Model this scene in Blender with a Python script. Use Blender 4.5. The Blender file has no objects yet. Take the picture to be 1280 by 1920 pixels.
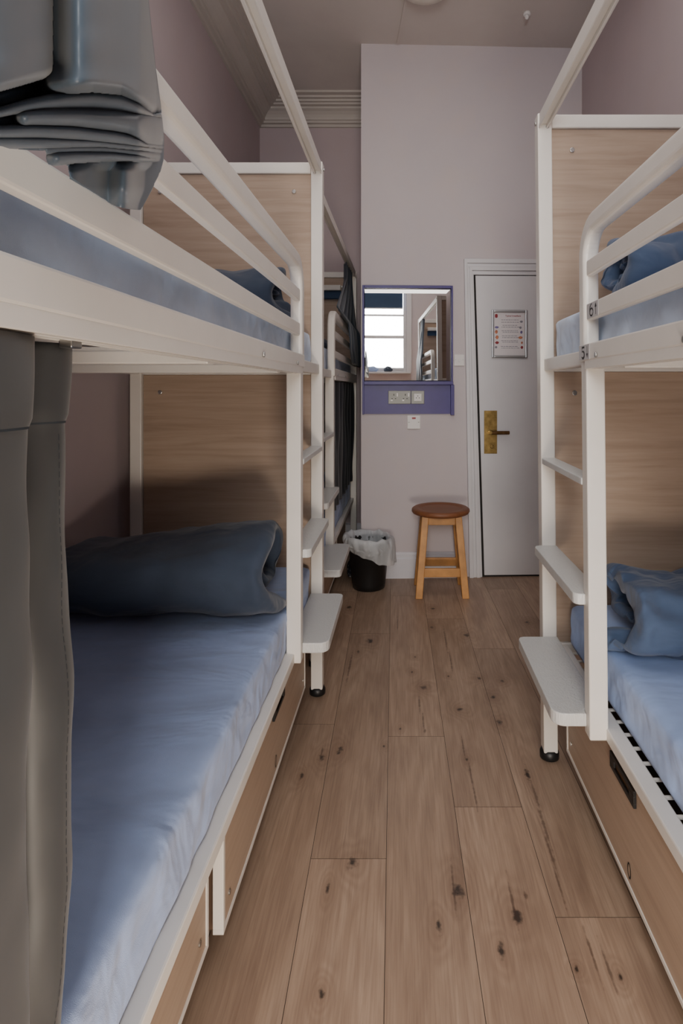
import bpy, bmesh, math, random
from mathutils import Vector, Matrix, noise
random.seed(7)
scene = bpy.context.scene
COL = scene.collection
PI = math.pi

# ------------------------------------------------------------------ helpers
def lin(r, g, b):
    f = lambda c: (c/255/12.92) if c/255 <= 0.04045 else ((c/255+0.055)/1.055)**2.4
    return (f(r), f(g), f(b), 1.0)

class NT:
    def __init__(self, name):
        self.m = bpy.data.materials.new(name); self.m.use_nodes = True
        self.t = self.m.node_tree; self.b = self.t.nodes['Principled BSDF']
        self.out = self.t.nodes['Material Output']
    def n(self, typ, **kw):
        x = self.t.nodes.new(typ)
        for k, v in kw.items():
            if k.startswith('i_'):
                x.inputs[k[2:].replace('_', ' ')].default_value = v
            else: setattr(x, k, v)
        return x
    def l(self, a, b): self.t.links.new(a, b)
    def math(self, op, a, b=None, c=None):
        x = self.n('ShaderNodeMath', operation=op)
        for i, v in enumerate((a, b, c)):
            if v is None: continue
            if isinstance(v, (int, float)): x.inputs[i].default_value = v
            else: self.l(v, x.inputs[i])
        return x.outputs[0]
    def ramp(self, fac, stops):
        r = self.n('ShaderNodeValToRGB'); e = r.color_ramp.elements
        while len(e) < len(stops): e.new(0.5)
        for k, (p, c) in enumerate(stops): e[k].position = p; e[k].color = c
        self.l(fac, r.inputs[0]); return r.outputs[0]
    def mix(self, fac, a, b, mode='MIX'):
        x = self.n('ShaderNodeMix', data_type='RGBA', blend_type=mode)
        for s, v in ((0, fac), (6, a), (7, b)):
            if isinstance(v, (int, float)): x.inputs[s].default_value = v
            elif isinstance(v, tuple): x.inputs[s].default_value = v
            else: self.l(v, x.inputs[s])
        return x.outputs[2]
    def coords(self, scale=(1, 1, 1), kind='Object', rnd=False):
        tc = self.n('ShaderNodeTexCoord'); mp = self.n('ShaderNodeMapping')
        mp.inputs['Scale'].default_value = scale
        v = tc.outputs[kind]
        if rnd:
            oi = self.n('ShaderNodeObjectInfo'); vm = self.n('ShaderNodeVectorMath', operation='ADD')
            cm = self.n('ShaderNodeCombineXYZ'); k = self.math('MULTIPLY', oi.outputs['Random'], 13.0)
            self.l(k, cm.inputs[0]); self.l(k, cm.inputs[1]); self.l(k, cm.inputs[2])
            self.l(v, vm.inputs[0]); self.l(cm.outputs[0], vm.inputs[1]); v = vm.outputs[0]
        self.l(v, mp.inputs['Vector']); return mp.outputs[0]
    def noise(self, vec, scale=5, detail=4, rough=0.55, dist=0.0, typ='FBM'):
        x = self.n('ShaderNodeTexNoise'); x.noise_type = typ
        x.inputs['Scale'].default_value = scale; x.inputs['Detail'].default_value = detail
        x.inputs['Roughness'].default_value = rough; x.inputs['Distortion'].default_value = dist
        self.l(vec, x.inputs['Vector']); return x.outputs[0]
    def bump(self, h, strength=0.2, dist=0.01):
        b = self.n('ShaderNodeBump'); b.inputs['Strength'].default_value = strength; b.inputs['Distance'].default_value = dist
        self.l(h, b.inputs['Height']); self.l(b.outputs[0], self.b.inputs['Normal'])
    def color(self, c):
        if isinstance(c, tuple): self.b.inputs['Base Color'].default_value = c
        else: self.l(c, self.b.inputs['Base Color'])
    def set(self, **kw):
        for k, v in kw.items(): self.b.inputs[k.replace('_', ' ')].default_value = v
        return self

def mat_plain(name, c, rough=0.5, metal=0.0, var=0.06, scale=8):
    t = NT(name); v = t.coords(); f = t.noise(v, scale, 4)
    d = tuple(x*(1-var) for x in c[:3])+(1,); u = tuple(min(1, x*(1+var)) for x in c[:3])+(1,)
    t.color(t.ramp(f, [(0.3, d), (0.7, u)])); t.set(Roughness=rough, Metallic=metal); return t.m

def mat_wall(name, c1, c2, c3):
    t = NT(name); v = t.coords(); f = t.noise(v, 1.3, 5, 0.6); g = t.noise(v, 4.5, 3)
    a = t.ramp(f, [(0.3, c1), (0.7, c2)])
    a = t.mix(t.ramp(g, [(0.5, (0, 0, 0, 1)), (0.75, (.45, .45, .45, 1))]), a, c3)
    t.color(a); t.set(Roughness=0.75); t.bump(t.noise(v, 60, 3), 0.08, 0.004); return t.m

def mat_wood(name, axis, dark, mid, light):
    t = NT(name)
    sc = {'x': (1.6, 34, 34), 'y': (34, 1.6, 34)}[axis]; sf = {'x': (6, 110, 110), 'y': (150, 5, 150)}[axis]
    v = t.coords(sc, rnd=True); f = t.noise(v, 1.0, 5, 0.6, 0.9)
    fine = t.noise(t.coords(sf, rnd=True), 1.0, 3, 0.6, 0.3)
    big = t.noise(t.coords(tuple(x*.35 for x in sc), rnd=True), 1.0, 2)
    c = t.ramp(f, [(0.15, dark), (0.5, mid), (0.9, light)])
    c = t.mix(t.math('MULTIPLY', fine, 0.5), c, dark)
    c = t.mix(t.ramp(big, [(0.35, (0, 0, 0, 1)), (0.7, (.25, .25, .25, 1))]), c, light)
    t.color(c); t.set(Roughness=0.5); t.bump(fine, 0.06, 0.002); return t.m

def mat_cloth(name, c, rough=0.85, wr=0.35, scale=7, sheen=0.2, stretch=(1, 1, 1), bump=True):
    t = NT(name); v = t.coords(stretch, rnd=True)
    f = t.noise(v, 3, 4); d = tuple(x*.86 for x in c[:3])+(1,); u = tuple(min(1, x*1.12) for x in c[:3])+(1,)
    t.color(t.ramp(f, [(0.3, d), (0.7, u)])); t.set(Roughness=rough, Sheen_Weight=sheen)
    w = t.noise(v, scale*.6, 3, 0.5, .5); w2 = t.noise(v, scale*0.8, 3, 0.5, .5, 'RIDGED_MULTIFRACTAL')
    weave = t.noise(t.coords((900, 900, 900)), 1, 1)
    h = t.math('ADD', t.math('ADD', w, t.math('MULTIPLY', w2, 0.5)), t.math('MULTIPLY', weave, 0.02))
    if bump: t.bump(h, wr, 0.03)
    return t.m

M = {}
M['white'] = mat_plain('white_powder_coat', lin(222, 217, 210), 0.38, 0, .03)
M['step'] = None
t = NT('white_tread_plate'); v = t.coords(); t.color(lin(200, 200, 198)); t.set(Roughness=0.4)
t.bump(t.noise(t.coords((1, 1, .2)), 90, 2, .5, 1.5), 0.8, 0.003); M['step'] = t.m
M['panel'] = mat_wood('pale_oak_panel', 'x', lin(136, 114, 97), lin(172, 150, 131), lin(186, 166, 148))
M['drawer'] = mat_wood('oak_drawer_front', 'y', lin(150, 128, 110), lin(180, 158, 138), lin(194, 174, 154))
M['drawerbox'] = mat_plain('drawer_inside_wood', lin(92, 70, 54), 0.7)
M['black'] = mat_plain('black_plastic', lin(22, 22, 24), 0.45)
M['metal'] = mat_plain('steel', lin(190, 190, 188), 0.3, 1.0)
M['dgroove'] = mat_plain('dark_gap', lin(28, 24, 22), 0.8)
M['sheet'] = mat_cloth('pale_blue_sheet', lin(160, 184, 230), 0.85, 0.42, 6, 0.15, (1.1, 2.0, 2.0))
M['sheet_shaded'] = mat_cloth('pale_blue_sheet_shaded', lin(150, 168, 206), 0.85, 0.8, 6, 0.15, (1.1, 2.0, 2.0))  # darker copy of the pale blue sheet: lower-berth shade put into the colour
M['navy'] = mat_cloth('navy_duvet', lin(47, 59, 78), 0.85, 0.6, 6, 0.2, (1.2, 2.2, 1.6))
M['navy2'] = mat_cloth('blue_duvet', lin(70, 88, 118), 0.85, 0.8, 7, 0.2, (1.2, 2.2, 1.6))
M['curtain'] = mat_cloth('slate_curtain', lin(78, 92, 106), 0.40, 0.06, 6, 0.15, (2, 2, 2), False)
M['curtain_low'] = mat_cloth('slate_curtain_darkened', lin(58, 59, 60), 0.5, 0.06, 6, 0.12, (2, 2, 2), False)  # slate curtain in a darker colour, offsetting light from the added low fill
M['sheet_lit'] = mat_cloth('pale_blue_sheet_lit', lin(200, 215, 238), 0.85, 0.6, 6, 0.15, (1.1, 2.0, 2.0))  # lighter copy of the pale blue sheet: upper-berth light put into the colour
M['curtain2'] = mat_cloth('dark_teal_curtain', lin(40, 52, 66), 0.6, 0.06, 6, 0.15, (2, 2, 2), False)
M['curtain3'] = mat_cloth('black_curtain', lin(26, 30, 36), 0.6, 0.06, 6, 0.1, (2, 2, 2), False)
M['stitch'] = mat_plain('dark_thread', lin(40, 46, 52), 0.8)
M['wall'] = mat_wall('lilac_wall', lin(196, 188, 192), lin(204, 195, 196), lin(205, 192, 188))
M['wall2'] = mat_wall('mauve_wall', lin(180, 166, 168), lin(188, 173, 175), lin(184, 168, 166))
M['ceil'] = mat_wall('cream_ceiling', lin(200, 192, 186), lin(208, 200, 194), lin(196, 186, 182))
M['cornice'] = mat_plain('cornice_paint', lin(190, 182, 174), 0.6, 0, .03, 5)
M['gloss'] = mat_plain('door_gloss_white', lin(214, 213, 216), 0.35, 0, .04, 3)
M['base'] = mat_plain('skirting_white', lin(212, 211, 218), 0.45, 0, .04)
M['purple'] = mat_plain('purple_paint', lin(64, 52, 120), 0.4, 0, .12, 5)
M['brass'] = mat_plain('aged_brass', lin(160, 136, 86), 0.33, 1.0, .3, 30)
M['darkbrass'] = mat_plain('worn_bronze', lin(110, 84, 56), 0.35, 1.0, .3, 30)
M['alu'] = mat_plain('brushed_aluminium', lin(188, 190, 192), 0.32, 1.0)
M['socket'] = mat_plain('brushed_steel_plate', lin(150, 150, 144), 0.5, 0.3)
M['plastic'] = mat_plain('white_plastic', lin(225, 222, 220), 0.35, 0, .02)
M['red'] = mat_plain('red_neon', lin(150, 30, 40), 0.4)
M['paper'] = mat_plain('menu_paper', lin(222, 216, 218), 0.6, 0, .02)
M['ink'] = mat_plain('grey_print', lin(130, 130, 140), 0.7)
M['inkred'] = mat_plain('dark_red_print', lin(140, 44, 52), 0.7)
M['inkpic'] = mat_plain('brown_food_print', lin(178, 110, 80), 0.7, 0, .7, 90)
M['inkblue'] = mat_plain('violet_print', lin(110, 100, 150), 0.7, 0, .5, 90)
M['sticker'] = mat_plain('grey_label', lin(186, 184, 186), 0.5)
M['num'] = mat_plain('black_numeral', lin(18, 18, 20), 0.6)
M['seat'] = mat_wood('stool_seat_wood', 'x', lin(104, 62, 38), lin(132, 82, 52), lin(150, 98, 64))
M['leg'] = mat_plain('honey_pine', lin(196, 142, 84), 0.45, 0, .22, 10)
M['bin'] = mat_plain('black_bin_plastic', lin(24, 24, 25), 0.4)
M['blind'] = mat_plain('navy_blind', lin(38, 62, 92), 0.7)
M['bluecloth'] = mat_cloth('bright_blue_cloth', lin(40, 110, 200), 0.8, 0.4)
M['lamp'] = mat_plain('opal_lamp', lin(232, 226, 214), 0.4)
# mirror
t = NT('mirror_silver'); f = t.noise(t.coords(), 3, 2); t.color(t.ramp(f, [(0, (.86, .88, .87, 1)), (1, (.9, .91, .9, 1))])); t.set(Metallic=1.0, Roughness=0.012); M['mirror'] = t.m
# thin glass
t = NT('window_glass'); tr = t.n('ShaderNodeBsdfTransparent'); gl = t.n('ShaderNodeBsdfGlossy'); gl.inputs['Roughness'].default_value = 0.02
mx = t.n('ShaderNodeMixShader'); fr = t.n('ShaderNodeFresnel'); fr.inputs[0].default_value = 1.3
t.l(fr.outputs[0], mx.inputs[0]); t.l(tr.outputs[0], mx.inputs[1]); t.l(gl.outputs[0], mx.inputs[2]); t.l(mx.outputs[0], t.out.inputs[0]); M['glass'] = t.m
# bin liner: thin crinkled plastic
t = NT('clear_bin_liner'); v = t.coords(); h = t.noise(v, 16, 4, .6, 1.5, 'RIDGED_MULTIFRACTAL'); t.color(lin(232, 236, 240)); t.set(Roughness=0.4)
t.bump(h, 0.5, 0.02); tr = t.n('ShaderNodeBsdfTransparent'); mx = t.n('ShaderNodeMixShader')
t.l(t.ramp(h, [(0.2, (.5, .5, .5, 1)), (1.0, (.85, .85, .85, 1))]), mx.inputs[0]); t.l(tr.outputs[0], mx.inputs[1]); t.l(t.b.outputs[0], mx.inputs[2]); t.l(mx.outputs[0], t.out.inputs[0]); M['liner'] = t.m
# patterned cloth
t = NT('dark_patterned_cloth'); vo = t.n('ShaderNodeTexVoronoi'); vo.inputs['Scale'].default_value = 45; t.l(t.coords(), vo.inputs['Vector'])
t.color(t.ramp(vo.outputs['Distance'], [(0.25, lin(170, 172, 176)), (0.4, lin(32, 40, 58))])); M['pattern'] = t.m

# ------------------------------------------------------------------ geometry helpers
def link(name, bm, m, parent=None, smooth=False, bevel=0.0, loc=None, segs=2):
    bmesh.ops.recalc_face_normals(bm, faces=bm.faces)
    me = bpy.data.meshes.new(name); bm.to_mesh(me); bm.free()
    for x in (m if isinstance(m, list) else [m]): me.materials.append(x)
    o = bpy.data.objects.new(name, me); COL.objects.link(o)
    if smooth:
        for p in me.polygons: p.use_smooth = True
    if parent: o.parent = parent
    if loc: o.location = loc
    if bevel:
        b = o.modifiers.new('edge', 'BEVEL'); b.width = bevel; b.segments = segs; b.limit_method = 'ANGLE'
    return o
def tag(o, label=None, cat=None, group=None, kind=None):
    if label: o['label'] = label
    if cat: o['category'] = cat
    if group: o['group'] = group
    if kind: o['kind'] = kind
    return o
def empty(name, loc=(0, 0, 0), rz=0, label=None, cat=None, group=None, kind=None):
    o = bpy.data.objects.new(name, None); COL.objects.link(o); o.location = loc; o.rotation_euler = (0, 0, rz)
    o.empty_display_size = 0.1
    return tag(o, label, cat, group, kind)
def box(bm, x0, x1, y0, y1, z0, z1, mi=0):
    v = [bm.verts.new((x, y, z)) for x in (x0, x1) for y in (y0, y1) for z in (z0, z1)]
    for q in ((0, 1, 3, 2), (4, 6, 7, 5), (0, 4, 5, 1), (2, 3, 7, 6), (0, 2, 6, 4), (1, 5, 7, 3)):
        bm.faces.new([v[i] for i in q]).material_index = mi
    return bm
def B(*a): return box(bmesh.new(), *a)
def prism(bm, pts, axis, a, b, mi=0):
    """extrude polygon pts (2D) along axis from a to b"""
    def p3(p, t): return {'x': (t, p[0], p[1]), 'y': (p[0], t, p[1]), 'z': (p[0], p[1], t)}[axis]
    A = [bm.verts.new(p3(p, a)) for p in pts]; C = [bm.verts.new(p3(p, b)) for p in pts]
    n = len(pts)
    bm.faces.new(A).material_index = mi; bm.faces.new(C[::-1]).material_index = mi
    for i in range(n): bm.faces.new((A[i], A[(i+1) % n], C[(i+1) % n], C[i])).material_index = mi
    return bm
def lathe(bm, prof, n=40, c=(0, 0, 0), mi=0, closed_ends=True):
    rings = []
    for r, z in prof:
        rings.append([bm.verts.new((c[0]+r*math.cos(2*PI*k/n), c[1]+r*math.sin(2*PI*k/n), c[2]+z)) for k in range(n)])
    for a, b in zip(rings, rings[1:]):
        for k in range(n): bm.faces.new((a[k], a[(k+1) % n], b[(k+1) % n], b[k])).material_index = mi
    if closed_ends:
        bm.faces.new(rings[0][::-1]).material_index = mi; bm.faces.new(rings[-1]).material_index = mi
    return bm
def sweep(bm, path, section, side, closed=False):
    """sweep a closed 2D section (a along `side`, b along in-plane normal) along path of Vectors lying in a plane perpendicular to side"""
    side = Vector(side); rings = []
    n = len(path)
    for i, p in enumerate(path):
        d = (path[min(i+1, n-1)]-path[max(i-1, 0)]).normalized(); nrm = d.cross(side).normalized()
        rings.append([bm.verts.new(p+side*a+nrm*b) for a, b in section])
    m = len(section)
    for r, q in zip(rings, rings[1:]):
        for k in range(m): bm.faces.new((r[k], r[(k+1) % m], q[(k+1) % m], q[k]))
    bm.faces.new(rings[0][::-1]); bm.faces.new(rings[-1]); return bm
def rrect(w, h, r, n=4):
    pts = []
    for cx, cy, a0 in ((w/2-r, h/2-r, 0), (-w/2+r, h/2-r, PI/2), (-w/2+r, -h/2+r, PI), (w/2-r, -h/2+r, 1.5*PI)):
        for k in range(n+1):
            a = a0+PI/2*k/n; pts.append((cx+r*math.cos(a), cy+r*math.sin(a)))
    return pts
def soft_box(x0, x1, y0, y1, z0, z1, r, nx, ny, nz, amp=0.0, freq=4, seed=0, edge=0.0):
    """rounded box built from a subdivided cube, with cloth-like noise"""
    bm = bmesh.new(); idx = {}
    def vert(i, j, k):
        if (i, j, k) in idx: return idx[i, j, k]
        p = Vector((x0+(x1-x0)*i/nx, y0+(y1-y0)*j/ny, z0+(z1-z0)*k/nz))
        q = Vector((min(max(p.x, x0+r), x1-r), min(max(p.y, y0+r), y1-r), min(max(p.z, z0+r), z1-r)))
        d = p-q
        if d.length > 1e-9: p = q+d.normalized()*min(r, d.length) if d.length > r else p
        if amp:
            s = Vector((p.x*freq+seed, p.y*freq*.7-seed, p.z*freq*2))
            nz_ = noise.noise(s)*amp + noise.noise(s*2.7)*amp*.4
            nn = d.normalized() if d.length > 1e-6 else Vector((0, 0, 0))
            if edge and abs(nn.z) < .5: nz_ += edge*(noise.noise(Vector((p.y*11+p.z*9+seed, p.x*11, p.z*3)))+.5*noise.noise(Vector((p.y*24-p.z*14, p.x*9, seed))))*min(1, (z1-p.z)/.05)
            p = p+nn*nz_
            if k == 0: p.z = z0
        idx[i, j, k] = bm.verts.new(p); return idx[i, j, k]
    for i in range(nx):
        for j in range(ny):
            for k in (0, nz): bm.faces.new([vert(i, j, k), vert(i+1, j, k), vert(i+1, j+1, k), vert(i, j+1, k)])
    for i in range(nx):
        for k in range(nz):
            for j in (0, ny): bm.faces.new([vert(i, j, k), vert(i+1, j, k), vert(i+1, j, k+1), vert(i, j, k+1)])
    for j in range(ny):
        for k in range(nz):
            for i in (0, nx): bm.faces.new([vert(i, j, k), vert(i, j+1, k), vert(i, j+1, k+1), vert(i, j, k+1)])
    return bm

# ------------------------------------------------------------------ camera
F, U0, V0, H = 1050.0, 757.0, 730.0, 1.32
cam_d = bpy.data.cameras.new('camera'); cam = bpy.data.objects.new('camera', cam_d); COL.objects.link(cam)
cam.location = (0, 0, H); cam.rotation_euler = (PI/2, 0, 0)
cam_d.sensor_fit = 'AUTO'; cam_d.sensor_width = 36.0; cam_d.lens = 36.0*F/1920
cam_d.shift_x = (640-U0)/1920; cam_d.shift_y = -(960-V0)/1920; cam_d.clip_start = 0.05
scene.camera = cam
def floor_pt(u, v):
    s = (v-V0)/H; return ((u-U0)/s, F/s)

# ------------------------------------------------------------------ room shell
XL, YB, YN, ZC = -1.23, 4.78, -1.2, 3.74
FRONT = (0.0, 3.93); RZ = math.radians(2.0)
def R(x, y, z):      # front wall local -> world
    c, s = math.cos(RZ), math.sin(RZ); return Vector((FRONT[0]+c*x-s*y, FRONT[1]+s*x+c*y, z))

# floor material: planks with grain, per-plank tint, knots and cracks
t = NT('oak_laminate')
at = t.n('ShaderNodeAttribute', attribute_name='plank'); rnd = at.outputs['Fac']
tc = t.n('ShaderNodeTexCoord'); pos = tc.outputs['Object']
cm = t.n('ShaderNodeCombineXYZ'); t.l(t.math('MULTIPLY', rnd, 31.0), cm.inputs[0]); t.l(t.math('MULTIPLY', rnd, 57.0), cm.inputs[1])
va = t.n('ShaderNodeVectorMath', operation='ADD'); t.l(pos, va.inputs[0]); t.l(cm.outputs[0], va.inputs[1]); pv = va.outputs[0]
def mapped(sc, src=None):
    mp = t.n('ShaderNodeMapping'); mp.inputs['Scale'].default_value = sc; t.l(src or pv, mp.inputs['Vector']); return mp.outputs[0]
knots = []   # (u, v, size_x, size_y)
for u, v, a, b in ((660.6,1618,.016,.022),(857,1668,.017,.028),(969,1718,.017,.026),(822,1736,.009,.022),(940,1784,.009,.022),(614.7,1666,.007,.02),
    (602,1421,.014,.022),(636.5,1408,.011,.026),(565,1456,.008,.018),(794,1288.6,.016,.016),(861.8,1330.6,.015,.016),(899,1272,.013,.014),
    (693,1202,.020,.03),(671.5,1222,.008,.014),(654,1139,.018,.03),(750,1366.5,.005,.008),(719.6,1399,.005,.009),(796,1371,.004,.012),
    (924,1307,.012,.018),(942,1277,.010,.014),(936,1355,.012,.02),(988.6,1452,.009,.045),(875,1425,.006,.012),(875,1191,.018,.026),
    (809,1176,.010,.018),(811,1141,.013,.022),(988.6,1167,.014,.022),(601.5,1863,.008,.014),(840,1268,.005,.008),(1080,1817,.006,.008),(1163,1832,.006,.012),
    (778,1232,.006,.01),(772,1260,.006,.01),(985,1680,.004,.012),
    # splits
    (850,1665,.003,.06),(960,1690,.003,.06),(603,1412,.003,.035),(868,1400,.003,.06),(882,1450,.003,.06),(890,1492,.003,.05),(1020,1550,.004,.07),(1032,1600,.004,.06),(1045,1650,.003,.06),
    (1003,1490,.004,.06),(786,1320,.003,.06),(793,1350,.003,.05),(835,1200,.004,.12),(745,1170,.003,.10),(655,1250,.004,.12),(845,1240,.003,.1),(1110,1790,.003,.05),(1140,1815,.003,.05)):
    x, y = floor_pt(u, v); knots.append((x, y, a, b))
wob = t.n('ShaderNodeTexNoise'); wob.inputs['Scale'].default_value = 55; wob.inputs['Detail'].default_value = 3; t.l(pos, wob.inputs['Vector'])
def nearest(lst):
    dmin = None
    for (x, y, a, b) in lst:
        s = t.n('ShaderNodeVectorMath', operation='SUBTRACT'); t.l(pos, s.inputs[0]); s.inputs[1].default_value = (x, y, 0)
        m_ = t.n('ShaderNodeVectorMath', operation='MULTIPLY'); t.l(s.outputs[0], m_.inputs[0]); m_.inputs[1].default_value = (1/a, 1/b, 0)
        ln = t.n('ShaderNodeVectorMath', operation='LENGTH'); t.l(m_.outputs[0], ln.inputs[0])
        dmin = ln.outputs['Value'] if dmin is None else t.math('MINIMUM', dmin, ln.outputs['Value'])
    return dmin
dmin = nearest([k for k in knots if k[2] > .0045 and k[3] < .05])
dcr = nearest([(x, y, a*1.5, b*1.5) for x, y, a, b in knots if not (a > .0045 and b < .05)])
dcr = t.math('ADD', dcr, t.math('MULTIPLY', t.math('SUBTRACT', wob.outputs[0], 0.5), 1.6))
dk = t.math('ADD', dmin, t.math('MULTIPLY', t.math('SUBTRACT', wob.outputs[0], 0.5), 2.2))
halo = t.math('POWER', 2.718, t.math('MULTIPLY', t.math('MULTIPLY', dmin, dmin), -0.10))
n1 = t.math('ADD', t.noise(mapped((5.5, .55, 1)), 1.0, 2, .5, .25), t.math('MULTIPLY', halo, 0.22))
rings = t.math('SINE', t.math('MULTIPLY', n1, 95.0))
fine = t.noise(mapped((170, 5, 1)), 1.0, 4, .65, .4)
blotch = t.noise(mapped((9, 1.6, 1)), 1.0, 4, .6, .6)
c = t.ramp(blotch, [(0.25, lin(142, 114, 92)), (0.5, lin(170, 140, 114)), (0.78, lin(187, 158, 132))])
c = t.mix(t.math('MULTIPLY', t.math('ADD', rings, 1.0), 0.11), c, lin(128, 98, 78))
c = t.mix(t.math('MULTIPLY', t.ramp(fine, [(.42, (0, 0, 0, 1)), (.72, (1, 1, 1, 1))]), 0.5), c, lin(118, 88, 68))
tint = t.math('ADD', t.math('MULTIPLY', rnd, 0.22), 0.88)
hs = t.n('ShaderNodeHueSaturation'); t.l(c, hs.inputs['Color']); t.l(tint, hs.inputs['Value']); hs.inputs['Saturation'].default_value = 0.86; c = hs.outputs[0]
vein = t.noise(mapped((26, 1.1, 1)), 1.0, 5, .6, .8, 'RIDGED_MULTIFRACTAL')
c = t.mix(t.ramp(vein, [(.86, (0, 0, 0, 1)), (1.0, (.35, .35, .35, 1))]), c, lin(84, 58, 44))
c = t.mix(t.math('MULTIPLY', halo, 0.34), c, lin(112, 84, 66))
c = t.mix(t.ramp(dk, [(0.25, (.92, .92, .92, 1)), (1.0, (0, 0, 0, 1))]), c, lin(44, 34, 30))
c = t.mix(t.ramp(dcr, [(0.3, (.62, .62, .62, 1)), (1.1, (0, 0, 0, 1))]), c, lin(66, 46, 38))
t.color(c); t.set(Roughness=0.42); t.bump(fine, 0.05, 0.002); M['floor'] = t.m

bm = bmesh.new(); lay = bm.faces.layers.float.new('plank')
box(bm, -1.35, 1.5, YN-.1, YB+.1, -.06, -.0025, 1)
PW, PL = 0.2127, 1.45
offs = {-2: 2.207+.5, -1: 2.207, 0: 1.575, 1: 2.13, 2: 1.77, 3: 1.40, 4: 2.25, 5: 1.1}
g = 0.0007
for k in range(-6, 9):
    xa = -.257+PW*k-.0; off = offs.get(k+1-1+0, 0.37*k % PL)
    # column index: k=0 spans -.257..-.044
    off = {-1: 2.207, 0: 1.575, 1: 2.13, 2: 1.77, 3: 1.40, 4: 2.25}.get(k, (0.53*k) % PL)
    j0 = math.floor((YN-.1-off)/PL)
    for j in range(j0, j0+7):
        ya, yb = off+PL*j+g, off+PL*(j+1)-g
        ya, yb = max(ya, YN-.1), min(yb, YB+.1)
        if yb <= ya: continue
        def sh(x, y): return x-.0185*(y-1.3)
        vs = [bm.verts.new((min(max(sh(x, y), -1.35), 1.5), y, 0)) for x, y in ((xa+g, ya), (xa+PW-g, ya), (xa+PW-g, yb), (xa+g, yb))]
        if abs(vs[0].co.x-vs[1].co.x) < 1e-4: continue
        f = bm.faces.new(vs); f[lay] = random.random()
floor = link('floor', bm, [M['floor'], M['dgroove']]); tag(floor, kind='structure')
tag(link('ceiling', B(-1.4, 1.5, YN-.1, YB+.1, ZC, ZC+.1), M['ceil']), kind='structure')
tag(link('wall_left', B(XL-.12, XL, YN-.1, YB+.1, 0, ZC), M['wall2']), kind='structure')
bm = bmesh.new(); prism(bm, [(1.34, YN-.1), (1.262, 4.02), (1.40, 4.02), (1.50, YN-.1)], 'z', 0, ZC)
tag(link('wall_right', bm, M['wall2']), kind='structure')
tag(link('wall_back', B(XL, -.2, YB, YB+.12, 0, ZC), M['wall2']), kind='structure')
bm = B(-.30, 1.36, 0, .95, 0, ZC); o = tag(link('wall_front', bm, M['wall'], loc=(FRONT[0], FRONT[1], 0)), kind='structure'); o.rotation_euler.z = RZ
WX0, WX1, WZ0, WZ1 = -.56, .40, 1.60, 2.95
bm = B(XL, WX0, YN-.12, YN, 0, ZC); box(bm, WX1, 1.34, YN-.12, YN, 0, ZC); box(bm, WX0, WX1, YN-.12, YN, 0, WZ0); box(bm, WX0, WX1, YN-.12, YN, WZ1, ZC)
tag(link('wall_near', bm, M['wall']), kind='structure')
# baseboard on the front wall
bm = bmesh.new(); prism(bm, [(0.0, 0), (-.022, 0), (-.022, .135), (-.014, .145), (-.014, .165), (-.006, .178), (0, .178)], 'x', -.30, .415)
o = tag(link('baseboard_front', bm, M['base'], loc=(FRONT[0], FRONT[1], 0)), kind='structure'); o.rotation_euler.z = RZ
bm = bmesh.new(); prism(bm, [(YB, 0), (YB-.02, 0), (YB-.02, .17), (YB, .18)], 'x', XL, -.36)
tag(link('baseboard_back', bm, M['base']), kind='structure')
# cornice
prof = [(0, 3.55), (.016, 3.552), (.02, 3.572), (.042, 3.575), (.046, 3.592), (.058, 3.594), (.062, 3.612), (.075, 3.63), (.095, 3.648), (.118, 3.66), (.122, 3.674), (.15, 3.677), (.154, 3.690), (.175, 3.692), (.179, 3.706), (.205, 3.708), (.209, 3.722), (.25, 3.725), (.254, ZC), (0, ZC)]
bm = bmesh.new(); rows = [[], [], []]
for d, z in prof:
    rows[0].append(bm.verts.new((XL+d, YN, z))); rows[1].append(bm.verts.new((XL+d, YB-d, z))); rows[2].append(bm.verts.new((-.24, YB-d, z)))
n = len(prof)
for a, b in ((0, 1), (1, 2)):
    for k in range(n): bm.faces.new((rows[a][k], rows[a][(k+1) % n], rows[b][(k+1) % n], rows[b][k]))
tag(link('trim_1', bm, M['cornice']), kind='structure')
# cable trunking across the ceiling to the lamp
bm = bmesh.new(); prism(bm, [(-.052, 3.91), (-.036, 3.91), (.030, 3.40), (.014, 3.40)], 'z', ZC-.012, ZC)
tag(link('trim_2', bm, M['ceil']), kind='structure')

# ---- window behind the camera
win = empty('window_1', ((WX0+WX1)/2, YN-.06, WZ0), 0, kind='structure')
w2 = (WX1-WX0)/2; wh = WZ1-WZ0
bm = bmesh.new()
for a in ((-w2, -w2+.05, 0, wh), (w2-.05, w2, 0, wh), (-w2+.05, w2-.05, 0, .07), (-w2+.05, w2-.05, wh-.05, wh), (-w2+.05, w2-.05, wh*.42-.025, wh*.42+.025), (-w2+.05, w2-.05, wh*.68-.015, wh*.68+.015)):
    box(bm, a[0], a[1], -.03, .03, a[2], a[3])
link('window_frame', bm, M['gloss'], win, bevel=.004)
bm = B(-w2+.05, w2-.05, -.003, .003, .07, wh-.05); link('window_pane', bm, M['glass'], win)
bm = B(-w2-.06, w2+.06, .03, .20, -.03, .0); link('window_sill', bm, M['gloss'], win, bevel=.006)
bm = bmesh.new(); box(bm, -w2-.08, -w2, .06, .085, 0, wh+.08); box(bm, w2, w2+.08, .06, .085, 0, wh+.08); box(bm, -w2, w2, .06, .085, wh, wh+.08)
link('window_casing', bm, M['gloss'], win, bevel=.004)
bl = empty('roller_blind', ((WX0+WX1)/2, YN-.005, WZ1-.02), 0, 'dark blue roller blind drawn halfway up at the top of the window', 'blind')
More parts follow.
